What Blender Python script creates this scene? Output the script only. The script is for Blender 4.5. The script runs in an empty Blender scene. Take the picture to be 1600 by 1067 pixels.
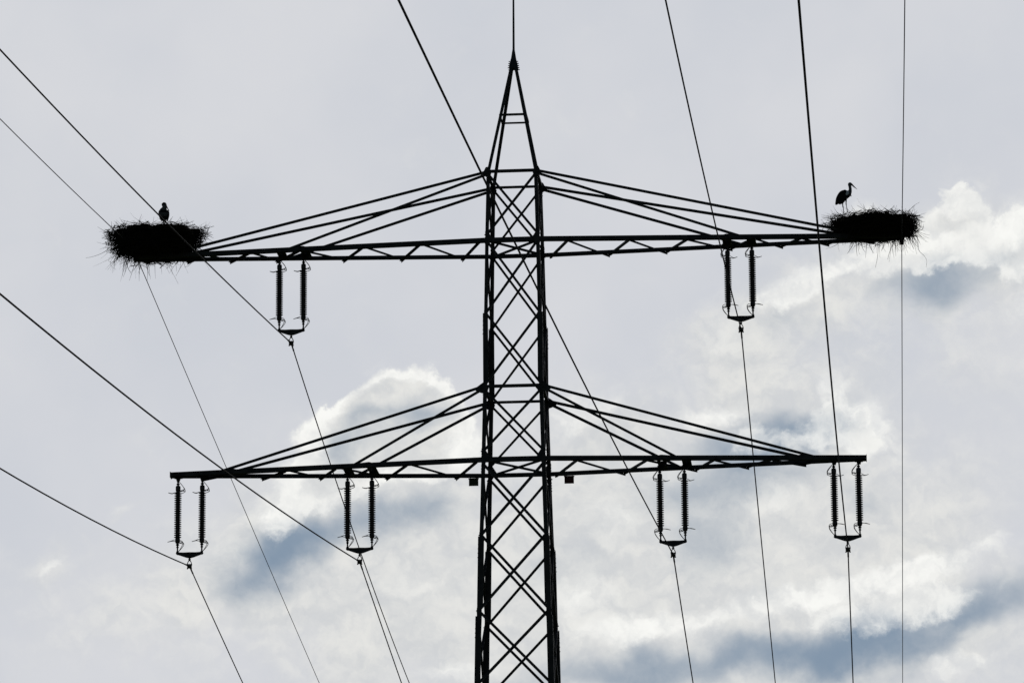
import bpy, bmesh, math, random
from math import radians, sin, cos, pi
from mathutils import Vector, Matrix

random.seed(7)
SC = bpy.context.scene
COL = SC.collection

# ------------------------------------------------------------------ camera
PITCH, ROLL = radians(13.9), .007
FPX = 7450.0
cam_data = bpy.data.cameras.new('camera')
cam = bpy.data.objects.new('camera', cam_data); COL.objects.link(cam)
cam_data.sensor_width = 36; cam_data.lens = FPX * 36 / 1600
cam_data.clip_start = .1; cam_data.clip_end = 6000
cam.matrix_world = (Matrix.Translation((0, 0, 1.7)) @ Matrix.Rotation(pi/2 + PITCH, 4, 'X')
                    @ Matrix.Rotation(-ROLL, 4, 'Z'))
SC.camera = cam
SC.view_settings.view_transform = 'Standard'; SC.view_settings.look = 'None'
SC.view_settings.exposure = 0; SC.view_settings.gamma = 1

# ------------------------------------------------------------------ sun (behind the cloud deck, ahead of the camera)
SUN_EL, SUN_AZ = radians(38), radians(8)
sd = bpy.data.lights.new('sun', 'SUN'); sd.energy = 1.0; sd.angle = radians(10); sd.color = (1, .95, .88)
sun = bpy.data.objects.new('sun', sd); COL.objects.link(sun)
sdir = Vector((sin(SUN_AZ)*cos(SUN_EL), cos(SUN_AZ)*cos(SUN_EL), sin(SUN_EL)))
sun.rotation_euler = (-sdir).to_track_quat('-Z', 'Y').to_euler(); sun.location = (0, 0, 80)

# ------------------------------------------------------------------ sky
world = bpy.data.worlds.new('World'); SC.world = world; world.use_nodes = True
NT = world.node_tree; NT.nodes.clear()
def N(t, **kw):
    n = NT.nodes.new(t)
    for k, v in kw.items(): setattr(n, k, v)
    return n
def put(sock, v):
    if isinstance(v, (int, float, tuple)): sock.default_value = v
    else: NT.links.new(v, sock)
def M(op, a, b=0.0, c=0.0, clamp=False):
    n = N('ShaderNodeMath', operation=op, use_clamp=clamp)
    put(n.inputs[0], a); put(n.inputs[1], b); put(n.inputs[2], c); return n.outputs[0]
def VM(op, a, b=(0, 0, 0), s=1.0):
    n = N('ShaderNodeVectorMath', operation=op)
    put(n.inputs[0], a); put(n.inputs[1], b)
    if op == 'SCALE': put(n.inputs['Scale'], s)
    return n.outputs['Value'] if op in ('DOT_PRODUCT', 'LENGTH') else n.outputs[0]
def SS(x, lo, hi, a=0.0, b=1.0):
    n = N('ShaderNodeMapRange', interpolation_type='SMOOTHSTEP')
    put(n.inputs[0], x); put(n.inputs[1], lo); put(n.inputs[2], hi); put(n.inputs[3], a); put(n.inputs[4], b)
    return n.outputs[0]
def MIX(f, a, b):
    n = N('ShaderNodeMix', data_type='RGBA'); n.clamp_factor = True
    put(n.inputs[0], f); put(n.inputs[6], a); put(n.inputs[7], b); return n.outputs[2]
def NOISE(v, scale, detail=8.0, rough=.55, dist=0.0, off=(0, 0, 0)):
    n = N('ShaderNodeTexNoise', noise_dimensions='3D')
    put(n.inputs['Vector'], VM('ADD', v, off)); put(n.inputs['Scale'], scale); put(n.inputs['Detail'], detail)
    put(n.inputs['Roughness'], rough); put(n.inputs['Distortion'], dist); return n
tc = N('ShaderNodeTexCoord')
D = tc.outputs['Generated']
sep = N('ShaderNodeSeparateXYZ'); put(sep.inputs[0], D)
az = M('ARCTAN2', sep.outputs[0], sep.outputs[1]); el = M('ARCSINE', sep.outputs[2])
K = FPX / 100.0                     # sky angles in units of 1/74.5 rad (~0.77 degree)
qx = M('MULTIPLY', M('MULTIPLY', az, M('COSINE', el)), K)
qy = M('MULTIPLY', M('SUBTRACT', el, PITCH), -K)
cmb = N('ShaderNodeCombineXYZ'); put(cmb.inputs[0], qx); put(cmb.inputs[1], qy)
Q = cmb.outputs[0]
w1 = VM('SCALE', VM('SUBTRACT', NOISE(Q, .5, 3.0, .5).outputs['Color'], (.5, .5, .5)), s=.5)
w2 = VM('SCALE', VM('SUBTRACT', NOISE(Q, 1.6, 8.0, .60, off=(9, 4, 0)).outputs['Color'], (.5, .5, .5)), s=.8)
QW = VM('ADD', VM('ADD', Q, w1), w2)
w3 = VM('SCALE', VM('SUBTRACT', NOISE(Q, .9, 6.0, .5, off=(3, 14, 0)).outputs['Color'], (.5, .5, .5)), s=1.1)
QS = VM('ADD', Q, w3)
def BLOBS(vec, lst):
    acc = None
    for (x, y, rx, ry, rot, w) in lst:
        m = N('ShaderNodeMapping', vector_type='TEXTURE')
        put(m.inputs['Vector'], vec)
        m.inputs['Location'].default_value = ((x-800)/100, (y-533.5)/100, 0)
        m.inputs['Rotation'].default_value = (0, 0, radians(rot))
        m.inputs['Scale'].default_value = (rx/100, ry/100, 1)
        g = N('ShaderNodeTexGradient', gradient_type='SPHERICAL'); put(g.inputs[0], m.outputs[0])
        s = SS(g.outputs['Fac'], 0, 1)
        acc = M('MULTIPLY_ADD', s, w, acc if acc is not None else 0.0)
    return acc
# (x, y, rx, ry, rotation, weight): sharp-edged cumulus, hazy cloud, sunlit fringes, thick grey-blue bodies
CRISP = [(634, 655, 122, 118, 0, 2.0), (575, 672, 95, 112, 0, 1.6), (680, 685, 95, 115, 0, 1.5), (515, 725, 105, 110, -30, 1.4),
         (450, 790, 120, 80, -30, .8), (1475, 380, 110, 85, 0, 1.2), (1500, 340, 55, 50, 0, .9), (1590, 400, 100, 100, 0, 1.3),
         (1380, 420, 130, 70, -20, .8), (1350, 350, 60, 45, 0, .45), (940, 660, 100, 60, 0, .7), (1300, 665, 110, 70, 0, .9),
         (1170, 690, 150, 60, 0, .7), (1360, 700, 70, 70, 0, .7), (1400, 950, 330, 70, -12, .8)]
SOFT = [(600, 850, 420, 260, 0, 1.2), (350, 900, 260, 130, -12, .8), (640, 690, 190, 150, 0, .9), (480, 760, 160, 110, -30, .6),
        (1050, 850, 420, 330, 0, 1.2), (1250, 640, 250, 190, 0, .9), (1200, 490, 200, 110, -20, .8), (1130, 570, 150, 110, 0, .5),
        (1400, 430, 260, 130, -20, 1.0), (1560, 420, 170, 150, 0, 1.0), (1350, 850, 330, 230, 0, .9), (1300, 1000, 700, 200, 0, 1.2),
        (700, 1030, 600, 200, 0, .8), (930, 680, 150, 120, 0, .8), (1350, 345, 80, 60, 0, .45), (1530, 560, 200, 130, 0, .45), (150, 960, 350, 180, 0, .45),
        (190, 802, 50, 14, -35, .35), (80, 885, 70, 26, -50, .35), (1520, 750, 200, 200, 0, .35)]
BRIGHT = [(560, 592, 70, 30, -25, .9), (630, 583, 80, 24, 0, 1.0), (690, 605, 50, 35, 45, .9), (515, 640, 40, 60, 25, .9), (475, 705, 70, 45, -35, .9),
          (440, 770, 110, 45, -30, .7), (330, 860, 120, 40, -15, .4), (80, 885, 50, 16, -50, .5), (190, 802, 40, 10, -35, .35), (720, 690, 60, 60, 0, .7), (600, 745, 90, 40, 0, .4),
          (930, 630, 80, 40, 0, .8), (880, 670, 50, 50, 0, .6), (1110, 648, 100, 32, 0, .8), (1300, 620, 40, 50, 10, .9), (1365, 655, 60, 35, 35, .8),
          (1400, 710, 30, 60, 0, .4), (1240, 455, 120, 40, -22, 1.4), (1320, 425, 60, 28, -22, 1.0), (1390, 400, 90, 30, -10, .7), (1355, 332, 60, 32, 0, .8), (1500, 330, 60, 45, 0, 1.0), (1580, 370, 70, 60, 0, .9),
          (1460, 390, 70, 30, 0, .7), (1110, 460, 60, 40, -20, .5), (1130, 530, 70, 50, 0, .3), (1590, 500, 70, 30, -30, .5), (1220, 780, 120, 50, -15, .35),
          (900, 930, 120, 70, 0, .5), (1020, 985, 220, 40, -5, .8), (1250, 940, 220, 36, -12, .8), (1450, 890, 200, 34, -14, .85), (1560, 865, 90, 30, -14, .7),
          (1490, 1045, 90, 30, -15, .7), (700, 1045, 110, 26, -10, .6), (640, 910, 140, 60, 0, .25), (950, 820, 100, 80, 0, .3)]
SHADE = [(425, 885, 155, 80, -25, 1.45), (490, 830, 150, 80, -15, 1.1), (600, 795, 140, 65, -10, .85), (670, 785, 120, 55, 0, .5), (535, 700, 75, 60, -20, .9),
         (580, 640, 62, 42, 0, 1.0), (655, 640, 78, 48, 0, 1.05), (610, 680, 80, 40, 0, .4), (640, 690, 100, 50, 0, .2), (380, 935, 100, 50, 0, .3),
         (1465, 452, 160, 60, -4, 1.35), (1600, 425, 90, 60, 0, .75), (1240, 505, 90, 55, 0, .6), (1160, 515, 60, 45, 0, .3),
         (1250, 672, 130, 50, 5, 1.35), (1170, 700, 120, 45, -8, .8), (1160, 750, 200, 70, -12, 1.0), (1330, 655, 85, 75, 0, .7), (1120, 700, 120, 45, 0, .5),
         (1110, 855, 130, 100, 0, .8), (1040, 780, 120, 90, 0, .4), (1350, 800, 90, 60, 0, .5), (900, 850, 130, 160, 0, .35),
         (1400, 985, 360, 60, -12, 1.15), (1570, 930, 150, 65, -18, .9), (1250, 1035, 380, 75, -6, 1.2), (960, 1050, 240, 65, 0, 1.0),
         (820, 1075, 140, 45, 0, .5), (930, 720, 120, 60, 0, .25), (640, 930, 300, 90, -10, .12)]
dens = NOISE(QW, 1.0, 10.0, .58, off=(20, 3, 0)).outputs['Fac']
# relief of the billows: the same noise sampled a little lower, so upper flanks turn bright and undersides grey
low = VM('ADD', QW, (.03, -.16, 0))
rel = M('SUBTRACT', dens, NOISE(low, 1.0, 10.0, .58, off=(20, 3, 0)).outputs['Fac'])
fine = M('SUBTRACT', NOISE(QW, 3.0, 8.0, .62, off=(5, 3, 9)).outputs['Fac'], .5)
dn = M('SUBTRACT', dens, .5)
crispf = M('MULTIPLY_ADD', dn, 1.0, BLOBS(QW, CRISP))
softf = M('MULTIPLY_ADD', dn, 1.2, BLOBS(QS, SOFT))
cm = SS(crispf, .42, .85)
sm = SS(softf, .0, 1.15)
mask = M('MAXIMUM', M('MULTIPLY', cm, .97), M('MULTIPLY', sm, .9))
brf = M('MULTIPLY', BLOBS(QW, BRIGHT), M('MULTIPLY_ADD', dn, 1.8, 1.0))
rim = M('MULTIPLY', M('MULTIPLY', SS(crispf, .40, .70), SS(crispf, .80, 1.5, 1.0, 0.0)), .55)
bright = M('MULTIPLY', M('ADD', SS(brf, .05, .85), M('MULTIPLY', rim, 1.3), clamp=True), M('MAXIMUM', cm, sm))
shn = NOISE(QW, .8, 9.0, .58, off=(5, 50, 0)).outputs['Fac']
shf = M('MULTIPLY_ADD', M('SUBTRACT', shn, .5), 1.2, BLOBS(QS, SHADE))
shade = SS(M('MULTIPLY_ADD', fine, .22, shf), .0, 1.85)
veil = MIX(SS(NOISE(Q, .22, 4.0, .5, off=(0, 7, 0)).outputs['Fac'], .3, .7), (.603, .627, .680, 1), (.675, .686, .720, 1))
tone = SS(M('ADD', M('MULTIPLY', rel, 2.2), M('MULTIPLY_ADD', fine, .30, M('MULTIPLY', dn, .5))), -.42, .42)
body = MIX(tone, (.635, .650, .660, 1), (.800, .797, .768, 1))
cl = MIX(mask, veil, body)
cl = MIX(M('MULTIPLY', shade, M('MULTIPLY_ADD', M('MAXIMUM', cm, sm), .75, .2)), cl, (.205, .284, .385, 1))
cl = MIX(M('MULTIPLY', bright, M('MULTIPLY_ADD', tone, .6, .45)), cl, (.95, .95, .92, 1))
# whole sky: bright backlit cloud towards the sun, plain daylight sky elsewhere
sky = N('ShaderNodeTexSky', sky_type='NISHITA'); sky.sun_disc = False
sky.sun_elevation = SUN_EL; sky.sun_rotation = SUN_AZ
bg1 = N('ShaderNodeBackground'); put(bg1.inputs[0], sky.outputs[0]); bg1.inputs[1].default_value = .05
bg2 = N('ShaderNodeBackground'); put(bg2.inputs[0], cl); bg2.inputs[1].default_value = 1.0
ctr = Vector((0, cos(PITCH), sin(PITCH)))
near_sun = SS(VM('DOT_PRODUCT', D, tuple(ctr)), .72, .93)
mx = N('ShaderNodeMixShader'); put(mx.inputs[0], near_sun)
NT.links.new(bg1.outputs[0], mx.inputs[1]); NT.links.new(bg2.outputs[0], mx.inputs[2])
wo = N('ShaderNodeOutputWorld'); NT.links.new(mx.outputs[0], wo.inputs[0])
world.cycles.sampling_method = 'MANUAL'; world.cycles.sample_map_resolution = 256

# ------------------------------------------------------------------ materials
def mat(name, c1, c2, rough=.7, scale=6.0, metallic=0.0, spec=.2, bump=0.0):
    m = bpy.data.materials.new(name); m.use_nodes = True
    nt = m.node_tree; b = nt.nodes['Principled BSDF']
    t = nt.nodes.new('ShaderNodeTexCoord'); n = nt.nodes.new('ShaderNodeTexNoise')
    n.inputs['Scale'].default_value = scale; n.inputs['Detail'].default_value = 6
    nt.links.new(t.outputs['Object'], n.inputs['Vector'])
    r = nt.nodes.new('ShaderNodeValToRGB')
    r.color_ramp.elements[0].position = .35; r.color_ramp.elements[1].position = .65
    r.color_ramp.elements[0].color = (*c1, 1); r.color_ramp.elements[1].color = (*c2, 1)
    nt.links.new(n.outputs['Fac'], r.inputs[0]); nt.links.new(r.outputs[0], b.inputs['Base Color'])
    b.inputs['Roughness'].default_value = rough; b.inputs['Metallic'].default_value = metallic
    b.inputs['Specular IOR Level'].default_value = spec
    if bump:
        bp = nt.nodes.new('ShaderNodeBump'); bp.inputs['Strength'].default_value = bump
        nt.links.new(n.outputs['Fac'], bp.inputs['Height']); nt.links.new(bp.outputs[0], b.inputs['Normal'])
    return m
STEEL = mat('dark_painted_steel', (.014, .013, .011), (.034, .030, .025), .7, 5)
CABLE = mat('weathered_conductor', (.010, .010, .010), (.016, .016, .016), .85, 30, spec=.05)
PORC = mat('brown_glazed_porcelain', (.018, .012, .009), (.026, .016, .011), .5, 8, spec=.3)
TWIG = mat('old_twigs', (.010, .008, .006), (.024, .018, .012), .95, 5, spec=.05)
GREENP = mat('green_plate', (.035, .042, .022), (.045, .052, .028), .7)
REDP = mat('red_plate', (.06, .012, .010), (.08, .018, .014), .7)
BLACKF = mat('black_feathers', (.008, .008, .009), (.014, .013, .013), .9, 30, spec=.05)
GREYF = mat('backlit_shade_feathers', (.06, .056, .052), (.10, .095, .09), .95, 30, spec=.05)  # white plumage, with the backlit silhouette's darkness put into its colour
WHITEF = mat('white_feathers', (.40, .38, .36), (.5, .48, .46), .95, 30, spec=.05)
BILL = mat('dark_red_bill', (.05, .016, .010), (.07, .02, .014), .7, 30)
CONC = mat('concrete', (.26, .25, .23), (.36, .35, .33), .9, 3, bump=.2)
GRASS = mat('meadow', (.035, .055, .018), (.07, .09, .03), 1.0, .6, spec=.05, bump=.5)

# ------------------------------------------------------------------ mesh helpers
class MB:
    def __init__(s): s.v = []; s.f = []
    def add(s, vs, fs):
        o = len(s.v); s.v += [tuple(v) for v in vs]; s.f += [tuple(i+o for i in f) for f in fs]
    def prism(s, prof, p, q, a, b, closed=True):
        """extrude a 2-D profile (in directions a, b) from p to q"""
        p, q, a, b = map(Vector, (p, q, a, b)); n = len(prof)
        vs = [p + a*x + b*y for x, y in prof] + [q + a*x + b*y for x, y in prof]
        fs = [(i, (i+1) % n, n+(i+1) % n, n+i) for i in range(n)]
        fs += [tuple(reversed(range(n))), tuple(range(n, 2*n))]
        s.add(vs, fs)
    def angle(s, p, q, a, b, w, t=None, w2=None):
        """steel angle: corner line p-q, flanges towards a and b"""
        t = t or w*.12; w2 = w2 or w
        p, q = Vector(p), Vector(q); d = (q-p).normalized()
        a = Vector(a); a = (a - d*a.dot(d)).normalized()
        b = Vector(b); b = b - d*b.dot(d); b = (b - a*a.dot(b)).normalized()
        s.prism([(0, 0), (w, 0), (w, t), (t, t), (t, w2), (0, w2)], p, q, a, b)
    def box(s, c, dx, dy, dz, ax=(1, 0, 0), ay=(0, 1, 0), az=(0, 0, 1)):
        c, ax, ay, az = map(Vector, (c, ax, ay, az))
        s.prism([(-dx/2, -dy/2), (dx/2, -dy/2), (dx/2, dy/2), (-dx/2, dy/2)], c-az*dz/2, c+az*dz/2, ax, ay)
    def tube(s, pts, r, n=8, caps=True):
        pts = [Vector(p) for p in pts]; m = len(pts)
        R = r if isinstance(r, (list, tuple)) else [r]*m
        up = Vector((.13, .27, .95)).normalized(); vs = []; prev = None
        for i, p in enumerate(pts):
            d = (pts[min(i+1, m-1)] - pts[max(i-1, 0)]).normalized()
            if prev is None:
                a = d.cross(up); a = a if a.length > .05 else d.cross(Vector((1, 0, 0)))
            else: a = prev - d*prev.dot(d)
            a.normalize(); prev = a; b = d.cross(a)
            for k in range(n):
                t = 2*pi*k/n; vs.append(p + (a*cos(t) + b*sin(t))*R[i])
        fs = [(i*n+k, i*n+(k+1) % n, (i+1)*n+(k+1) % n, (i+1)*n+k) for i in range(m-1) for k in range(n)]
        if caps: fs += [tuple(reversed(range(n))), tuple((m-1)*n+k for k in range(n))]
        s.add(vs, fs)
    def lathe(s, prof, c=(0, 0, 0), n=16):
        c = Vector(c); m = len(prof)
        vs = [c + Vector((r*cos(2*pi*k/n), r*sin(2*pi*k/n), z)) for r, z in prof for k in range(n)]
        fs = [(i*n+k, i*n+(k+1) % n, (i+1)*n+(k+1) % n, (i+1)*n+k) for i in range(m-1) for k in range(n)]
        fs += [tuple(reversed(range(n))), tuple((m-1)*n+k for k in range(n))]
        s.add(vs, fs)
    def ball(s, c, rx, ry, rz, n=12):
        c = Vector(c); m = n//2
        vs = [c + Vector((rx*sin(pi*i/m)*cos(2*pi*k/n), ry*sin(pi*i/m)*sin(2*pi*k/n), rz*cos(pi*i/m)))
              for i in range(m+1) for k in range(n)]
        s.add(vs, [(i*n+k, i*n+(k+1) % n, (i+1)*n+(k+1) % n, (i+1)*n+k) for i in range(m) for k in range(n)])
    def build(s, name, material, parent=None, smooth=False, loc=None):
        me = bpy.data.meshes.new(name); me.from_pydata(s.v, [], s.f); me.validate()
        bm = bmesh.new(); bm.from_mesh(me); bmesh.ops.remove_doubles(bm, verts=bm.verts, dist=1e-6)
        bmesh.ops.recalc_face_normals(bm, faces=bm.faces); bm.to_mesh(me); bm.free()
        me.materials.append(material)
        if smooth:
            for p in me.polygons: p.use_smooth = True
        o = bpy.data.objects.new(name, me); COL.objects.link(o)
        if parent: o.parent = parent
        if loc: o.location = loc
        return o
def thing(name, label, cat, loc, rotz=0, group=None):
    o = bpy.data.objects.new(name, None); COL.objects.link(o); o.empty_display_size = .3
    o.location = loc; o.rotation_euler = (0, 0, rotz); o['label'] = label; o['category'] = cat
    if group: o['group'] = group
    return o
def tag(o, label, cat, group=None):
    o['label'] = label; o['category'] = cat
    if group: o['group'] = group
    return o
def dup(root, loc=None, label=None, mirror=False):
    def cp(o, par):
        c = o.copy(); COL.objects.link(c)
        if par is not None: c.parent = par
        for ch in kids.get(o, []): cp(ch, c)
        return c
    kids = {}
    for o in list(COL.objects):
        if o.parent: kids.setdefault(o.parent, []).append(o)
    r = cp(root, None)
    if loc is not None: r.location = loc
    if label: r['label'] = label
    if mirror: r.rotation_euler.z += pi
    return r

# ------------------------------------------------------------------ ground
g = MB(); n = 60
hgt = lambda x, y: .35*sin(x*.013+1)*cos(y*.017) + .2*sin(x*.05+y*.03) - .35 if math.hypot(x, y-60) > 90 else -.06
gv = []
for i in range(n+1):
    for j in range(n+1):
        x = (i/n*2-1); y = (j/n*2-1); x = math.copysign(abs(x)**2.2, x)*3500; y = math.copysign(abs(y)**2.2, y)*3500+60
        gv.append((x, y, hgt(x, y)))
g.add(gv, [(i*(n+1)+j, (i+1)*(n+1)+j, (i+1)*(n+1)+j+1, i*(n+1)+j+1) for i in range(n) for j in range(n)])
go = g.build('ground', GRASS, smooth=True); go['kind'] = 'structure'

# ------------------------------------------------------------------ the pylon frame of reference
YAW = radians(4.75); AX, AY = .0928, 115.71        # its axis on the ground; u along the crossarms, v along the line
Uv, Vv = Vector((cos(YAW), -sin(YAW), 0)), Vector((sin(YAW), cos(YAW), 0))
def wpt(u, v, z): return Vector((AX, AY, 0)) + Uv*u + Vv*v + Vector((0, 0, z))
U, V, Z = Vector((1, 0, 0)), Vector((0, 1, 0)), Vector((0, 0, 1))
WT = [(0, 3.4), (21.69, 1.93), (25.66, 1.66), (27.13, 1.58), (28.96, 1.49), (30.82, 1.43), (32.76, 1.36), (34.515, 1.28), (37.52, .17), (38, .17)]
def W(z):
    for (a, wa), (b, wb) in zip(WT, WT[1:]):
        if z <= b: return wa + (wb-wa)*(z-a)/(b-a)
    return .17
ASP = 1.2
def corner(su, sv, z, inset=0.0):
    w = W(z); return Vector((su*(w/2-inset), sv*(w*(ASP if z < 34.6 else ASP-(z-34.6)*.06)/2-inset), z))
ZU, ZL = 32.76, 27.13
pylon = thing('electricity_pylon', 'tall dark steel lattice pylon with two crossarms and a pointed top', 'pylon', (AX, AY, 0), -YAW)

# legs, each one mesh made of nested angle sections with splice covers
SECT = [(-.1, 7.5, .16), (7.5, 15, .15), (15, 23.2, .125), (23.2, 25.2, .12), (25.2, 30.82, .10), (30.82, 34.55, .09), (34.55, 37.5, .078)]
for su in (-1, 1):
    for sv in (-1, 1):
        m = MB()
        for a, b, w in SECT:
            zs = [a] + [z for z, _ in WT if a < z < b] + [b]
            for z0, z1 in zip(zs, zs[1:]):
                m.angle(corner(su, sv, z0), corner(su, sv, z1), (-su, 0, 0), (0, -sv, 0), w, .012)
        for zt, w in ((30.86, .13), (25.18, .15), (23.18, .15), (15, .17), (7.5, .19)):
            for k, (off, ln) in enumerate(((.030, 1.7),)):
                zt2 = zt + (.30 if sv > 0 and False else 0)
                m.angle(corner(su, sv, zt2-ln, -.002), corner(su, sv, zt2, -off), (-su, 0, 0), (0, -sv, 0), w-.02*k, .012)
            for i in range(5):                      # bolt heads
                c = corner(su, sv, zt-.08-i*.11, -.026)
                m.box(c + Vector((-su*.05, 0, 0)), .022, .016, .022); m.box(c + Vector((0, -sv*.05, 0)), .016, .022, .022)
        for zt in (34.5, 32.9, 29.0, 27.35, 26.9):
            for i in range(4):
                c = corner(su, sv, zt-i*.07, 0)
                m.box(c + Vector((-su*.04, 0, 0)), .02, .024, .02); m.box(c + Vector((0, -sv*.04, 0)), .024, .02, .02)
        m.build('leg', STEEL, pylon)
        f = MB(); c = corner(su, sv, 0)
        f.lathe([(.55, -.6), (.55, .28), (.50, .34), (.0, .35)], (c.x-su*.05, c.y-sv*.05, 0), 20)
        f.build('foundation', CONC, pylon, smooth=False)

# diagonal braces: two crossing angles in every panel of every face
PAN = [(34.43, 32.86), (32.68, 30.82), (30.82, 28.98), (28.86, 27.30), (26.97, 25.17), (25.17, 23.275), (23.275, 21.41),
       (21.41, 17.6), (17.6, 13.1), (13.1, 7.6), (7.6, .5)]
for zt, zb in PAN:
    bw = .06 if zt > 27.2 else (.068 if zt > 21 else .09)
    for face in range(4):
        for k, dirn in enumerate((1, -1)):
            if face < 2:
                sv = -1 if face == 0 else 1
                p, q = corner(-dirn, sv, zt, .045), corner(dirn, sv, zb, .045)
                nrm = Vector((0, sv, 0)); side = Vector((0, 0, 1))
            else:
                su = -1 if face == 2 else 1
                p, q = corner(su, -dirn, zt, .045), corner(su, dirn, zb, .045)
                nrm = Vector((su, 0, 0)); side = Vector((0, 0, 1))
            off = nrm*(.045 + (.005 if k else -.012))
            m = MB(); m.angle(p+off, q+off, side, -nrm, bw, .006, bw*.8)
            d = (q-p).normalized()
            for e in (p + d*.03, q - d*.03, (p+q)/2): m.box(e + off + nrm*.01 + side*bw*.5, .025, .025, .025)
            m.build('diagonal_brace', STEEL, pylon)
# horizontals at the tie levels, the peak and the arms, with plan bracing in the arm levels
def ring(z, w, name='horizontal_strut'):
    for i, (a, b, nrm) in enumerate((((-1, -1), (1, -1), (0, -1, 0)), ((-1, 1), (1, 1), (0, 1, 0)), ((-1, -1), (-1, 1), (-1, 0, 0)), ((1, -1), (1, 1), (1, 0, 0)))):
        m = MB(); nn = Vector(nrm)
        m.angle(corner(*a, z, .01) + nn*.016, corner(*b, z, .01) + nn*.016, (0, 0, 1), nn*-1, w, .006)
        m.build(name, STEEL, pylon)
ring(36.11, .05); ring(34.52, .07); ring(28.96, .072); ring(34.40-.0, .02) if False else None
for za in (ZU, ZL):
    for k in (1, -1):
        m = MB(); z = za - .03 + .012*k
        m.angle(corner(-1, -k, za, .06).xy.to_3d() + Z*z, corner(1, k, za, .06).xy.to_3d() + Z*z, (0, 0, 1), (0, 1, 0), .05, .006)
        m.build('plan_brace', STEEL, pylon)
# gusset plates at the tie joints
def poly_plate(m, pts, nrm, t):
    nrm = Vector(nrm); n_ = len(pts); P0 = [Vector(p) - nrm*t/2 for p in pts]; P1 = [Vector(p) + nrm*t/2 for p in pts]
    m.add(P0+P1, [tuple(reversed(range(n_))), tuple(range(n_, 2*n_))] + [(i, (i+1) % n_, n_+(i+1) % n_, n_+i) for i in range(n_)])
for zt in (34.5, 28.95):
    for su in (-1, 1):
        for sv in (-1, 1):
            c = corner(su, sv, zt); m = MB(); s = su; hh = .9 if zt > 30 else 1.0
            shp = [(.09, .03), (.075, -.07), (.0, -.12), (-.09, -.13), (-.135, -.02), (-.09, .07), (-.03, .18), (.02, .17)]
            if zt < 30: shp = [(.21, -.02), (.18, -.075), (.05, -.13), (-.09, -.16), (-.14, -.02), (-.08, .09), (-.01, .14), (.05, .10)]
            poly_plate(m, [c + Vector((s*x*hh, sv*.022, y*hh)) for x, y in shp], (0, 1, 0), .012)
            for bx, bz in ((.05, -.03), (-.05, .05), (-.05, -.08), (0, 0), (-.02, .12), (-.08, -.03)):
                m.box(c + Vector((s*bx, sv*.035, bz)), .03, .03, .03)
            m.build('gusset_plate', STEEL, pylon)
for zt, sz in ((32.80, .14), (27.2, .16), (30.82, .09), (25.17, .09), (23.275, .09)):
    for su in (-1, 1):
        for sv in (-1, 1):
            c = corner(su, sv, zt); m = MB()
            poly_plate(m, [c + Vector((-su*x, sv*.018, y)) for x, y in ((0, sz*1.3), (sz*.6, sz*1.1), (sz*1.3, 0), (sz*.6, -sz*1.1), (0, -sz*1.3))], (0, 1, 0), .010)
            m.build('gusset_plate', STEEL, pylon)
# the pointed top
m = MB()
for z0, z1, a, b in ((37.44, 37.56, .115, .100), (37.56, 37.72, .100, .062), (37.72, 38.0, .062, .022)):
    q0 = [Vector((sx*a, sy*a, z0)) for sx, sy in ((-1, -1), (1, -1), (1, 1), (-1, 1))]
    q1 = [Vector((sx*b, sy*b, z1)) for sx, sy in ((-1, -1), (1, -1), (1, 1), (-1, 1))]
    m.add(q0+q1, [(0, 1, 5, 4), (1, 2, 6, 5), (2, 3, 7, 6), (3, 0, 4, 7), (3, 2, 1, 0), (4, 5, 6, 7)])
for i in range(4):
    for s in (-1, 1):
        m.box((s*(.13-i*.008), -.09, 37.45+i*.055), .03, .02, .02); m.box((s*(.13-i*.008), .09, 37.45+i*.055), .03, .02, .02)
m.build('peak_cap', STEEL, pylon)
m = MB(); m.tube([(0, 0, 37.9), (.005, 0, 39.5), (0, 0, 41.2)], [.03, .024, .018], 8); m.build('lightning_rod', STEEL, pylon)

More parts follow.
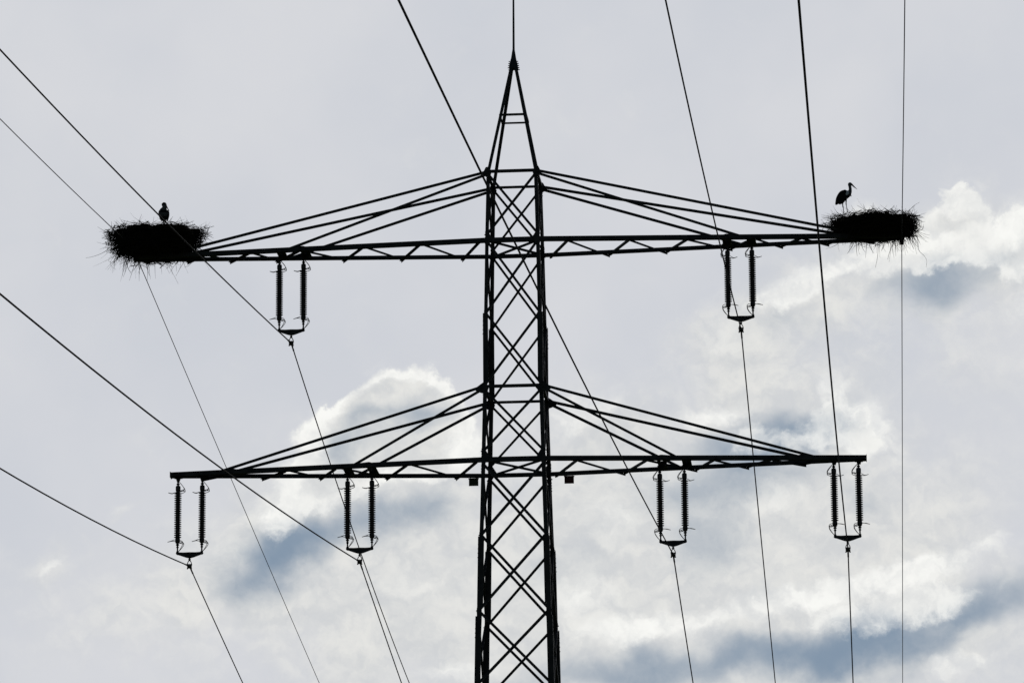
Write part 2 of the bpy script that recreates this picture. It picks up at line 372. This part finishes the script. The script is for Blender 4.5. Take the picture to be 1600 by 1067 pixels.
# crossarms ------------------------------------------------------------
def crossarm(side, z, T, tipw, ulong, ushort, ztie, nA, nB, beams, tall):
    """one half arm; side -1 = towards the left of the line, +1 = right"""
    w0, d0 = W(z)/2, W(z)*ASP/2 + .012
    vv = lambda u: d0 + (tipw-d0)*(u-w0)/(T-w0) if u > w0 else d0
    cw = .112; zb = z - .055
    m = MB()
    for sv in (-1, 1):
        m.angle((side*w0*.0, sv*d0, zb), (side*w0, sv*d0, zb), (0, 0, 1), (0, -sv, 0), cw, .011)
        m.angle((side*w0, sv*d0, zb), (side*T, sv*tipw, zb), (0, 0, 1), (0, -sv, 0), cw, .011)
    m.box((side*T, 0, zb+cw/2), .014, tipw*2+.03, cw+.03)
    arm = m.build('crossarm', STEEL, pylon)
    # zigzag of flat angles in the plane of the arm, bolted under the chords
    vn = -1 if side < 0 else 1         # chord that carries the first list of nodes
    near = [(x*.016, vn) for x in nA]; farn = [(x*.016, -vn) for x in nB]
    nodes = sorted(near+farn)
    nodes = [n_ for n_ in nodes if n_[0] < T-.1]
    for (ua, sa), (ub, sb) in zip(nodes, nodes[1:]):
        if sa == sb: continue
        p = Vector((side*ua, sa*vv(ua), zb-.004)); q = Vector((side*ub, sb*vv(ub), zb-.004)); d = (q-p).normalized()
        gap = Vector((side*.035, 0, 0))
        p, q = p - d*.10 + gap, q + d*.10 - gap
        b = MB(); b.angle(p, q, (0, 0, -1) if sa*1 < 0 else (0, 0, 1), Vector((1, 0, 0)) if sa > 0 else Vector((-1, 0, 0)), .055, .006)
        for e in (p+d*.06, q-d*.06): b.box(e, .025, .025, .05)
        b.build('lattice_brace', STEEL, arm)
    for u in beams:                    # carrying beams over each insulator
        b = MB(); v_ = vv(u)
        for o in (-.085, .055):
            b.angle((side*u+o, -v_-.02, zb+.012), (side*u+o, v_+.02, zb+.012), (0, 0, 1), (1, 0, 0), .09, .009)
        b.box((side*u, 0, zb-.02), .20, .12, .014)
        poly_plate(b, [(side*u-.10, 0, zb+.11), (side*u+.10, 0, zb+.11), (side*u+.04, 0, zb-.10), (side*u-.04, 0, zb-.10)], (0, 1, 0), .016)
        b.build('carrying_beam', STEEL, arm)
    for sv in (-1, 1):                 # four tie bars to the body
        c = corner(side, sv, ztie)
        for ue, dz, w in ((ulong, 0, .058), (ushort, -.07, .056)):
            ww = w + (.018 if sv > 0 else 0)
            t = MB()
            t.angle(c + Vector((side*.03, sv*.03, dz)), (side*(ue+.12), sv*(vv(ue+.12)-.014), zb+cw-.085), (0, 0, 1), (0, -sv, 0), ww, .007)
            t.build('tie_bar', STEEL, arm)
            pl = MB(); e = Vector((side*ue, sv*(vv(ue)-.018), zb+cw*.5))
            poly_plate(pl, [e + Vector((side*x, 0, y)) for x, y in ((-.50, .03), (-.30, .085), (.0, .055), (.2, .0), (.1, -.04), (-.3, -.04))], (0, 1, 0), .012)
            pl.build('gusset_plate', STEEL, arm)
    return arm, vv
upA, upB = [50, 145, 236, 338, 418, 490, 560], [88, 184, 275, 380, 453, 520, 585]
loA, loB = [55, 165, 277, 358, 446], [100, 208, 311, 400, 490]
for side in (-1, 1):
    crossarm(side, ZU, 9.66, .15, 8.8, 5.62, 34.50, upA, upB, (5.30, 5.91), True)
    arm, vv = crossarm(side, ZL, 8.67, .11, 7.36, 3.92, 28.95, loA, loB, (3.60, 4.21, 7.87, 8.48), False)
    b = MB(); u = 1.16 if side < 0 else 1.24
    b.box((side*u, vv(u)+.02, ZL-.055-.10), .235, .04, .19); b.box((side*u, vv(u)+.02, ZL-.055-.015), .26, .06, .02)
    for s in (-1, 1): b.box((side*u+s*.08, vv(u)-.005, ZL-.055-.06), .02, .02, .14)
    o = b.build('circuit_plate', GREENP if side < 0 else REDP, arm)
    o['label'] = 'small dark green plate under the arm' if side < 0 else 'small dark red plate under the arm'

# ------------------------------------------------------------------ twin insulator sets
HX = .305
def bez(pts, n=6):
    out = []
    P = [Vector(p) for p in pts]
    for i in range(len(P)-1):
        p0, p1, p2, p3 = P[max(i-1, 0)], P[i], P[i+1], P[min(i+2, len(P)-1)]
        for k in range(n):
            t = k/n; out.append(.5*((2*p1) + (p2-p0)*t + (2*p0-5*p1+4*p2-p3)*t*t + (3*p1-p0-3*p2+p3)*t**3))
    out.append(P[-1]); return out
def make_set():
    """origin at the clamp; hangs from z = 2.24; arcing horns point to -x"""
    root = bpy.data.objects.new('insulator_set', None); COL.objects.link(root); root.empty_display_size = .3
    top = 2.22
    for s in (-1, 1):
        x = s*HX
        prof = [(.03, top-.17), (.050, top-.18), (.062, top-.205), (.062, top-.29), (.052, top-.32)]
        z = top-.345; prof += [(.052, z)]
        nshed = 21; pitch = .0555
        for i in range(nshed):
            zz = z - i*pitch
            prof += [(.052, zz-.012), (.092, zz-.026), (.094, zz-.034), (.054, zz-.040)]
        zz = z - nshed*pitch
        prof += [(.054, zz), (.062, zz-.015), (.062, zz-.09), (.048, zz-.125), (.03, zz-.135)]
        m = MB(); m.lathe(prof, (x, 0, 0), 16); body = m.build('insulator', PORC, root, smooth=False)
        zl = zz-.135
        m = MB()                                   # upper link: shackle, ball and socket
        m.tube([(x, 0, top+.03), (x, 0, top-.19)], .020, 8)
        m.ball((x, 0, top-.02), .045, .03, .04); m.ball((x, 0, top-.075), .034, .03, .028)
        m.ball((x, 0, top-.135), .044, .044, .03)
        m.build('upper_link', STEEL, body)
        m = MB(); m.tube([(x, 0, zl+.02), (x, 0, .33)], .020, 8)
        m.ball((x, 0, zl-.03), .044, .044, .03); m.ball((x, 0, zl-.09), .036, .036, .026); m.ball((x, 0, .36), .036, .03, .03)
        m.build('lower_link', STEEL, body)
        # arcing horns
        h = top-.31
        m = MB()
        for sy in (-1, 1):
            m.tube(bez([(x+.02, 0, h+.24), (x+.09, sy*.03, h+.16), (x+.15, sy*.07, h+.075), (x+.165, sy*.09, h+.02), (x+.15, sy*.10, h-.01), (x+.05, sy*.08, h-.045), (x-.06, sy*.05, h-.045 if sy < 0 else h-.02), (x-.15, sy*.02, h-.06), (x-.245, 0, h-.035)]), .0078, 6)
        m.tube([(x+.165, -.09, h+.015), (x+.03, 0, h), (x+.165, .09, h+.015)], .0078, 6)
        m.build('arcing_horn', STEEL, body)
        h = .59
        m = MB()
        for sy in (-1, 1):
            m.tube(bez([(x+.02, 0, h-.22), (x+.08, sy*.03, h-.15), (x+.135, sy*.07, h-.06), (x+.145, sy*.09, h-.01), (x+.12, sy*.10, h+.03), (x+.05, sy*.08, h+.055), (x-.06, sy*.05, h+.075 if sy < 0 else h+.05), (x-.15, sy*.02, h+.055), (x-.25, 0, h+.03)]), .0078, 6)
        m.tube([(x+.145, -.09, h-.01), (x+.03, 0, h+.0), (x+.145, .09, h-.01)], .0078, 6)
        m.build('arcing_horn', STEEL, body)
    m = MB()                                       # triangular yoke, flat side up
    pts = [(-.345, .318), (-.335, .345), (-.29, .352), (-.15, .345), (0, .350), (.15, .345), (.29, .352), (.335, .345), (.345, .318), (.32, .292), (.28, .286), (.10, .222), (0, .196), (-.10, .222), (-.28, .286), (-.32, .292)]
    poly_plate(m, [(a, -.022, b) for a, b in pts], (0, 1, 0), .010); poly_plate(m, [(a, .022, b) for a, b in pts], (0, 1, 0), .010)
    for s in (-HX, 0, HX): m.tube([(s, -.05, .32 if s else .225), (s, .05, .32 if s else .225)], .022, 8)
    m.build('yoke_plate', STEEL, root)
    m = MB()                                       # ball link and shackle loop
    m.tube([(0, 0, .23), (0, 0, .13)], .014, 8); m.ball((0, 0, .165), .034, .034, .03); m.ball((0, 0, .205), .022, .03, .02)
    m.tube(bez([(-.05, 0, .02), (-.052, 0, .06), (-.03, 0, .115), (0, 0, .14), (.03, 0, .115), (.052, 0, .06), (.05, 0, .02)]), .011, 6)
    m.build('shackle', STEEL, root)
    m = MB()                                       # boat-shaped suspension clamp along the conductor
    for i in range(6):
        v0, v1 = -.17+i*.34/6, -.17+(i+1)*.34/6
        ra, rb = .046-.9*v0*v0, .046-.9*v1*v1
        m.tube([(0, v0, -.01), (0, v1, -.01)], [ra, rb], 8)
    m.box((0, 0, .035), .13, .05, .03); m.box((0, 0, -.03), .105, .09, .045)
    for s in (-1, 1): m.tube([(s*.05, 0, .06), (s*.05, 0, -.07)], .011, 6); m.ball((s*.05, 0, -.065), .02, .02, .016)
    m.build('suspension_clamp', STEEL, root)
    return root
CL = {'LLo': (-8.178, 24.816), 'LLi': (-3.920, 24.829), 'UL': (-5.655, 30.450), 'LRi': (3.860, 24.822), 'UR': (5.636, 30.482), 'LRo': (8.160, 24.849)}
LAB = {'LLo': 'double insulator string hanging from the left tip of the lower crossarm',
       'LLi': 'double insulator string on the left half of the lower crossarm, nearer the mast',
       'UL': 'double insulator string hanging below the left nest\'s crossarm',
       'LRi': 'double insulator string on the right half of the lower crossarm, nearer the mast',
       'UR': 'double insulator string hanging below the right nest\'s crossarm',
       'LRo': 'double insulator string hanging from the right tip of the lower crossarm'}
proto = make_set(); first = True
for k, (u, z) in CL.items():
    o = proto if first else dup(proto); first = False
    o.location = wpt(u, 0, z); o.rotation_euler = (0, 0, -YAW + (pi if u > 0 else 0))
    tag(o, LAB[k], 'insulators', 'double insulator strings')

# ------------------------------------------------------------------ conductors: near span, clamp, far span in one wire
NEAR = {'LLo': (-.00793, .13631, .0005576), 'LLi': (-.00104, .12787, .0003540), 'UL': (.00342, .11977, .0003251), 'LRi': (-.00732, .12108, .0001400),
        'UR': (-.00443, .12549, .0004727), 'LRo': (-.00484, .12485, .0004531), 'EL': (-.00284, .11345, .0003637), 'ER': (-.00451, .11825, .0003719)}
FAR = {'LLo': (-.0083, .1208, .0004), 'LLi': (-.00884, .12084, .0004), 'UL': (-.02674, .08718, .0008), 'LRi': (-.00584, .11979, .0004),
       'UR': (-.006, .12319, .0003057), 'LRo': (-.00717, .12, .0004), 'EL': (-.00127, .12037, .0001165), 'ER': (-.00743, .1206, .0003854)}
ST = dict(CL); ST['EL'] = (-9.577, 32.742); ST['ER'] = (9.683, 32.625)
STN = {'EL': (-9.744, 33.082)}
WL = {'LLo': ('power line', 'conductor held by the leftmost insulators of the lower crossarm'),
      'LLi': ('power line', 'conductor crossing the lower crossarm\'s left end to the inner left insulators'),
      'UL': ('power line', 'conductor passing the left stork to the insulators of the upper crossarm'),
      'LRi': ('power line', 'conductor slanting past the mast\'s upper part down to the inner right insulators'),
      'UR': ('power line', 'conductor held by the insulators near the right nest'),
      'LRo': ('power line', 'conductor crossing the upper crossarm beside the right stork to the rightmost insulators'),
      'EL': ('earth wire', 'thin earth wire meeting the left end of the upper crossarm at the nest'),
      'ER': ('earth wire', 'thin nearly vertical earth wire meeting the nest at the right arm tip')}
def zcurve(a, b, s, lim, b2):
    if s <= lim: return -a*s + b*s*s
    return -a*lim + b*lim*lim + (-a+2*b*lim)*(s-lim) + b2*(s-lim)**2
for k in ST:
    pts = []
    u, z = STN.get(k, ST[k]); de, a, b = NEAR[k]; b2 = .0006 if b < .0003 else .0004
    P = wpt(u, -.12 if k in STN else 0, z)
    for s in sorted([i*3.0 for i in range(2, 80)] + [.2, .6, 1.2, 2, 3.5], reverse=True):
        pts.append(P + Vector((-sin(YAW+de)*s, -cos(YAW+de)*s, zcurve(a, b, s, 110, b2))))
    u, z = ST[k]; P = wpt(u, 0, z); pts.append(P.copy())
    de, a, b = FAR[k]
    for s in [.2, .6, 1.2, 2, 3.5] + [i*3.0 for i in range(2, 95)]:
        pts.append(P + Vector((sin(YAW+de)*s, cos(YAW+de)*s, zcurve(a, b, s, 75, 0.0002 if b < .0006 else 0))))
    m = MB(); r = .0105 if k[0] == 'E' else .016
    m.tube([p - P for p in pts], r, 6)
    if k[0] == 'E':                                 # earth wire clamp on the arm tip
        m.box((0, 0, 0), .08, .3, .08); m.box((0, 0, .03 if k == 'EL' else .07), .05, .05, .2)
    else:                                           # armour rods round the wire at the clamp
        i0 = len(pts)//2
        c = [p - P for p in pts if (p-P).length < .9]
        m.tube(c, .022, 6)
    o = m.build('earth_wire' if k[0] == 'E' else 'conductor', CABLE, None, smooth=True); o.location = P
    tag(o, WL[k][1], WL[k][0], 'earth wires' if k[0] == 'E' else 'conductors of the power line')

# ------------------------------------------------------------------ nests
def stick(m, p, d, L, r, curl, n=4, sag=0.0):
    pts = [Vector(p)]; d = Vector(d).normalized(); ax = Vector((random.gauss(0, 1), random.gauss(0, 1), random.gauss(0, 1))).normalized()
    for i in range(n):
        d = (Matrix.Rotation(curl*random.uniform(.3, 1.6)/n, 3, ax) @ d + Vector((0, 0, -sag/n))).normalized()
        pts.append(pts[-1] + d*L/n)
    m.tube(pts, [r*(1-.75*i/n) for i in range(n+1)], 4 if r > .004 else 3)
    return pts
def nest(u, z, rx, ry, h, seed, label, long_ones, side):
    random.seed(seed)
    root = thing('stork_nest', label, 'nest', wpt(u, 0, z), -YAW, 'stork nests on the upper crossarm')
    def R(t, ph):                                                # bowl profile, t = 0 bottom .. 1 rim; fuller where it overhangs the arm tip
        t = min(max(t, 0), 1); o = .5+.5*cos(ph)*side
        a = .58 + .42*t**.6; b = .86 + .14*math.sin(pi*min(t*1.3, 1)*.5)
        return a + (b-a)*o**.7
    lump = lambda ph, t: 1 + .05*sin(3*ph+seed) + .05*sin(7*ph+2*seed+3*t) + .035*sin(13*ph+5*t)
    m = MB(); nk, nr = 56, 9; prof = []
    for i in range(nr): prof.append((-1, i/(nr-1)*h))
    prof += [(.80, h-.02), (.55, h*.72), (.2, h*.62)]
    vs = []
    for (r, zz) in prof:
        for k in range(nk):
            ph = 2*pi*k/nk; q = lump(ph, zz/h)*(1+random.uniform(-.02, .02))
            rr = R(zz/h, ph)*.86 if r < 0 else r*.94
            vs.append((rx*rr*q*cos(ph), ry*rr*q*sin(ph), zz + random.uniform(-.02, .02) + (1-zz/h)*.10*max(0, side*cos(ph)-.3)))
    M_ = len(prof)
    m.add(vs, [(i*nk+k, i*nk+(k+1) % nk, (i+1)*nk+(k+1) % nk, (i+1)*nk+k) for i in range(M_-1) for k in range(nk)] + [tuple(reversed(range(nk))), tuple((M_-1)*nk+k for k in range(nk))])
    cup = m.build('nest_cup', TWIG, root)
    m = MB()
    for i in range(1900):
        ph = random.uniform(0, 2*pi); t = random.random()**.8*1.02
        q = lump(ph, t)*random.uniform(.84, 1.04)
        p = Vector((rx*R(t, ph)*q*cos(ph), ry*R(t, ph)*q*sin(ph), t*h))
        tan = Vector((-rx*sin(ph), ry*cos(ph), 0)).normalized()*random.choice((-1, 1)); out = Vector((cos(ph), sin(ph), 0))
        d = tan + out*random.gauss(.15, .40) + Z*random.gauss(-.03, .34)
        L = random.uniform(.18, .62); r = random.choice((.0045, .006, .0075, .010, .013))
        stick(m, p - d.normalized()*L*.5, d, L, r, random.gauss(0, .6))
    for i in range(190):                                          # loose ends round the rim and the flanks
        ph = random.uniform(0, 2*pi); t = random.choice((1.0, 1.02, random.uniform(.1, .95)))
        p = Vector((rx*R(t, ph)*.95*cos(ph), ry*R(t, ph)*.95*sin(ph), t*h))
        out = Vector((cos(ph), sin(ph), 0)); tan = Vector((-sin(ph), cos(ph), 0))
        d = out + tan*random.gauss(0, .8) + Z*random.gauss(.25 if t > .97 else -.35, .35)
        stick(m, p, d, random.uniform(.14, .36), random.uniform(.004, .008), random.gauss(0, .6))
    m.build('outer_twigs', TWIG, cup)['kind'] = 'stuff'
    m = MB()
    for i in range(215):                                          # roots and straws hanging under the cup
        ph = random.gauss(0 if side > 0 else pi, .75) if i % 5 < 3 else random.uniform(0, 2*pi); q = random.uniform(.5, 1.0)
        p = Vector((rx*q*cos(ph)*.9, ry*q*sin(ph)*.9, random.uniform(.0, .12) if q < .7 else random.uniform(.05, .25)))
        d = Vector((cos(ph)*.5*q, sin(ph)*.3, -random.uniform(.3, 1)))
        d.x += random.gauss(0, .35)
        stick(m, p, d, random.choice((.15, .22, .3, .4, .55))*random.uniform(.8, 1.2)*(1.2 if abs(cos(ph)) > .7 and q > .8 else 1), random.uniform(.0045, .0105), random.gauss(0, 1.1), 5, .35)
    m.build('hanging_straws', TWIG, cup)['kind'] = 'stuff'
    for pts, r in long_ones:
        m = MB(); P = bez(pts, 4); k = len(P); m.tube(P, [r*(1-.6*i/k) for i in range(k)], 5)
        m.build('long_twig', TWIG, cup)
    return root
NZ = ZU + .06
S = .016
nest(-9.07, NZ, 1.20, 1.08, .58, 3, 'big dark stick nest on the left end of the upper crossarm', [
    ([(-1.15, -.3, .18), (-1.35, -.3, .03), (-1.6, -.3, -.06), (-1.78, -.3, -.09)], .006),
    ([(-.66, -.3, -.06), (-.72, -.3, -.22), (-.70, -.3, -.38), (-.63, -.3, -.50)], .010),
    ([(-.95, -.3, .05), (-1.10, -.3, -.12), (-1.15, -.3, -.28), (-1.0, -.3, -.42)], .004),
    ([(.18, 0, -.1), (.32, 0, -.34), (.44, 0, -.56), (.54, 0, -.76)], .0045),
    ([(.30, 0, -.1), (.36, 0, -.3), (.38, 0, -.52)], .004),
    ([(-.3, 0, -.1), (-.42, 0, -.3), (-.5, 0, -.46)], .004),
    ([(.95, -.4, .48), (1.15, -.4, .56), (1.3, -.4, .66)], .006)], -1)
nest(8.99, NZ-.02, 1.10, .90, .385, 11, 'big dark stick nest on the right end of the upper crossarm', [
    ([(.08, 0, -.08), (.10, 0, -.3), (.08, 0, -.55), (.02, 0, -.82)], .007),
    ([(.36, 0, -.08), (.42, 0, -.28), (.36, 0, -.5), (.33, 0, -.62)], .008),
    ([(1.08, 0, .0), (1.1, 0, -.25), (1.12, 0, -.42), (1.24, 0, -.55), (1.30, 0, -.68), (1.28, 0, -.85)], .006),
    ([(.2, 0, -.1), (.22, 0, -.28), (.29, 0, -.42)], .005),
    ([(-1.0, -.2, .45), (-1.16, -.2, .50), (-1.3, -.2, .53)], .004),
    ([(.85, -.2, .5), (1.0, -.2, .68), (1.16, -.2, .78)], .005)], 1)

# ------------------------------------------------------------------ storks
def stroke(m, pts, n=14):
    """pts: (x, y, z, r_in_plane, r_lateral) swept as ellipses, rounded at both ends"""
    P = []
    for i, (x, y, z, a, b) in enumerate(pts): P.append((Vector((x, y, z)), a, b))
    fine = []
    for i in range(len(P)-1):
        q0, q1, q2, q3 = P[max(i-1, 0)], P[i], P[i+1], P[min(i+2, len(P)-1)]
        for k in range(5):
            t = k/5; f = lambda p0, p1, p2, p3: .5*((2*p1) + (p2-p0)*t + (2*p0-5*p1+4*p2-p3)*t*t + (3*p1-p0-3*p2+p3)*t**3)
            fine.append((f(q0[0], q1[0], q2[0], q3[0]), max(f(q0[1], q1[1], q2[1], q3[1]), .001), max(f(q0[2], q1[2], q2[2], q3[2]), .001)))
    fine.append(P[-1])
    d0 = (fine[0][0]-fine[1][0]).normalized(); d1 = (fine[-1][0]-fine[-2][0]).normalized()
    e0 = [(fine[0][0] + d0*fine[0][1]*s*.7, fine[0][1]*math.sqrt(1-s*s)+.0005, fine[0][2]*math.sqrt(1-s*s)+.0005) for s in (.98, .8, .5)]
    e1 = [(fine[-1][0] + d1*fine[-1][1]*s*.7, fine[-1][1]*math.sqrt(1-s*s)+.0005, fine[-1][2]*math.sqrt(1-s*s)+.0005) for s in (.5, .8, .98)]
    A = e0 + fine + e1; vs = []
    for i, (c, a, b) in enumerate(A):
        d = (A[min(i+1, len(A)-1)][0] - A[max(i-1, 0)][0]).normalized()
        lat = Vector((0, 1, 0)); lat = (lat - d*lat.dot(d)); lat = lat.normalized() if lat.length > .1 else Vector((1, 0, 0))
        up = d.cross(lat).normalized()
        for k in range(n): vs.append(c + up*a*cos(2*pi*k/n) + lat*b*sin(2*pi*k/n))
    mm = len(A)
    m.add(vs, [(i*n+k, i*n+(k+1) % n, (i+1)*n+(k+1) % n, (i+1)*n+k) for i in range(mm-1) for k in range(n)] + [tuple(reversed(range(n))), tuple((mm-1)*n+k for k in range(n))])
def remeshed(m, name, mats, pick, parent, vox=.0055):
    o = m.build(name, mats[0], parent, smooth=True)
    for x in mats[1:]: o.data.materials.append(x)
    md = o.modifiers.new('r', 'REMESH'); md.mode = 'VOXEL'; md.voxel_size = vox
    s2 = o.modifiers.new('s', 'SMOOTH'); s2.factor = .5; s2.iterations = 2
    dg = bpy.context.evaluated_depsgraph_get(); me = bpy.data.meshes.new_from_object(o.evaluated_get(dg))
    o.modifiers.clear(); old = o.data; o.data = me; me.name = name
    me.materials.clear()
    for x in mats: me.materials.append(x)
    for p in me.polygons: p.material_index = pick(p.center); p.use_smooth = True
    return o
k = .0009                                          # the side view was laid out on a grid of 0.9 mm
def G(x, y, l=0.0): return ((x-560)*k, l, (1045-y)*k)
def stork_side():
    root = thing('stork', 'stork standing upright in profile on the right nest, bill pointing right', 'bird',
                 (0, 0, 0), -YAW, 'storks')
    m = MB(); P = lambda x, y, a, b, l=0: (*G(x, y, l), a*k, b*k)
    stroke(m, [P(330, 745, 24, 30), P(390, 660, 85, 80), P(470, 580, 118, 105), P(560, 530, 125, 110), P(630, 500, 98, 95), P(675, 450, 64, 64), P(692, 400, 47, 47), P(695, 350, 42, 42), P(688, 290, 42, 42), P(684, 245, 50, 46), P(694, 222, 52, 44), P(735, 235, 32, 30)])
    stroke(m, [P(690, 520, 22, 20), P(712, 560, 14, 12), P(722, 580, 6, 6)])
    for s, (a, b, c, d) in ((-1, ((575, 690), (571, 790), (575, 830), (603, 1040))), (1, ((475, 740), (478, 830), (487, 880), (505, 1052)))):
        l = s*.035
        stroke(m, [P(a[0]-10, a[1]-60, 40, 34, l), P(*a, 22, 20, l), P(*b, 15, 14, l), P((b[0]+c[0])/2, (b[1]+c[1])/2, 19, 17, l), P(c[0]+4, c[1]+20, 11, 11, l), P(*d, 12, 12, l)], 10)
        for ang in (-.5, 0, .5):
            x0, y0, z0 = G(d[0], d[1]+4, l)
            stroke(m, [(x0, y0, z0, .008, .008), (x0+.045*cos(ang), y0+.045*sin(ang), z0-.008, .006, .006), (x0+.08*cos(ang), y0+.08*sin(ang), z0-.012, .004, .004)], 8)
        stroke(m, [(x0, y0, z0, .008, .008), (x0-.035, y0, z0-.01, .004, .004)], 8)
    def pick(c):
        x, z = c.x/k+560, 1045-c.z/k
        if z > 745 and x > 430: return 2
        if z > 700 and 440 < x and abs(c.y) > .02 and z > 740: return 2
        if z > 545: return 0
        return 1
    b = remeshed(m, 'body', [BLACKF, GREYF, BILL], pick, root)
    m = MB(); stroke(m, [P(742, 236, 25, 19), P(800, 300, 17, 12), P(850, 345, 10, 8), P(885, 380, 3.5, 3)], 10)
    m.build('bill', BILL, b, smooth=True)
    for s in (-1, 1):                              # folded wings, black flight feathers reaching the tail
        m = MB()
        stroke(m, [P(560, 455, 60, 24, s*.085), P(480, 520, 95, 26, s*.095), P(410, 610, 95, 26, s*.085), P(350, 700, 75, 20, s*.06), P(290, 785, 26, 10, s*.03)])
        stroke(m, [P(520, 600, 70, 20, s*.09), P(450, 690, 70, 20, s*.08), P(390, 760, 36, 12, s*.05)])
        remeshed(m, 'wing', [BLACKF], lambda c: 0, b)
        m = MB(); stroke(m, [P(570, 440, 24, 12, s*.088), P(605, 475, 48, 14, s*.088), P(605, 530, 44, 14, s*.093), P(590, 560, 20, 10, s*.093)])
        o = remeshed(m, 'shoulder_feathers', [WHITEF], lambda c: 0, b)
        m = MB(); m.ball(G(705, 218, s*.037), .006, .004, .006, 8); m.build('eye', BLACKF, b, smooth=True)
    return root
def stork_front():
    """seen almost from the front, head turned to the viewer's right"""
    root = thing('stork', 'stork facing the viewer inside the left nest, legs half hidden', 'bird', (0, 0, 0), -YAW, 'storks')
    kk = .00075
    H = lambda x, y, l=0.0: ((x-430)*kk, l, (1400-y)*kk)
    m = MB(); P = lambda x, y, a, b, l=0: (*H(x, y, l), a*kk, b*kk)
    # breast towards the camera (-y), tail away
    stroke(m, [P(420, 760, 70, 90, .16), P(425, 660, 150, 170, .06), P(432, 590, 168, 178, .0), P(440, 520, 140, 150, -.05), P(472, 440, 84, 92, -.09), P(484, 380, 74, 74, -.09), P(470, 330, 84, 82, -.08), P(464, 303, 88, 88, -.07), P(470, 280, 70, 70, -.07)], 18)
    for s, x in ((-1, 445), (1, 478)):
        l = s*.02
        stroke(m, [P(x, 740, 60, 60, l), P(x, 810, 34, 34, l), P(x-4, 900, 13, 13, l), P(x-8, 965, 24, 22, l), P(x-6, 1010, 12, 12, l), P(x-6, 1380, 12, 12, l)], 10)
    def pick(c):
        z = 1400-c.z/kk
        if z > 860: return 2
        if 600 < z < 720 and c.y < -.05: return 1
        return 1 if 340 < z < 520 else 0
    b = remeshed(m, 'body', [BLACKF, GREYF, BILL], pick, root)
    m = MB(); stroke(m, [P(520, 335, 30, 26, -.10), P(570, 430, 22, 18, -.12), P(615, 500, 14, 12, -.14), P(662, 572, 4, 4, -.15)], 10)
    m.build('bill', BILL, b, smooth=True)
    for s in (-1, 1):
        m = MB(); cx = 432 + s*130
        stroke(m, [P(cx+s*2, 500, 40, 60, .02), P(cx+s*8, 560, 48, 100, .05), P(cx+s*0, 650, 46, 110, .08), P(cx-s*20, 730, 38, 80, .12), P(cx-s*35, 780, 22, 40, .17)], 14)
        remeshed(m, 'wing', [BLACKF], lambda c: 0, b)
        m = MB(); m.ball(H(470+s*60, 300, -.10), .006, .006, .006, 8); m.build('eye', BLACKF, b, smooth=True)
    return root
s1 = stork_side(); s1.location = wpt(8.315, -.42, 33.30)
s2 = stork_front(); s2.location = wpt(-8.92, -.05, 33.30)
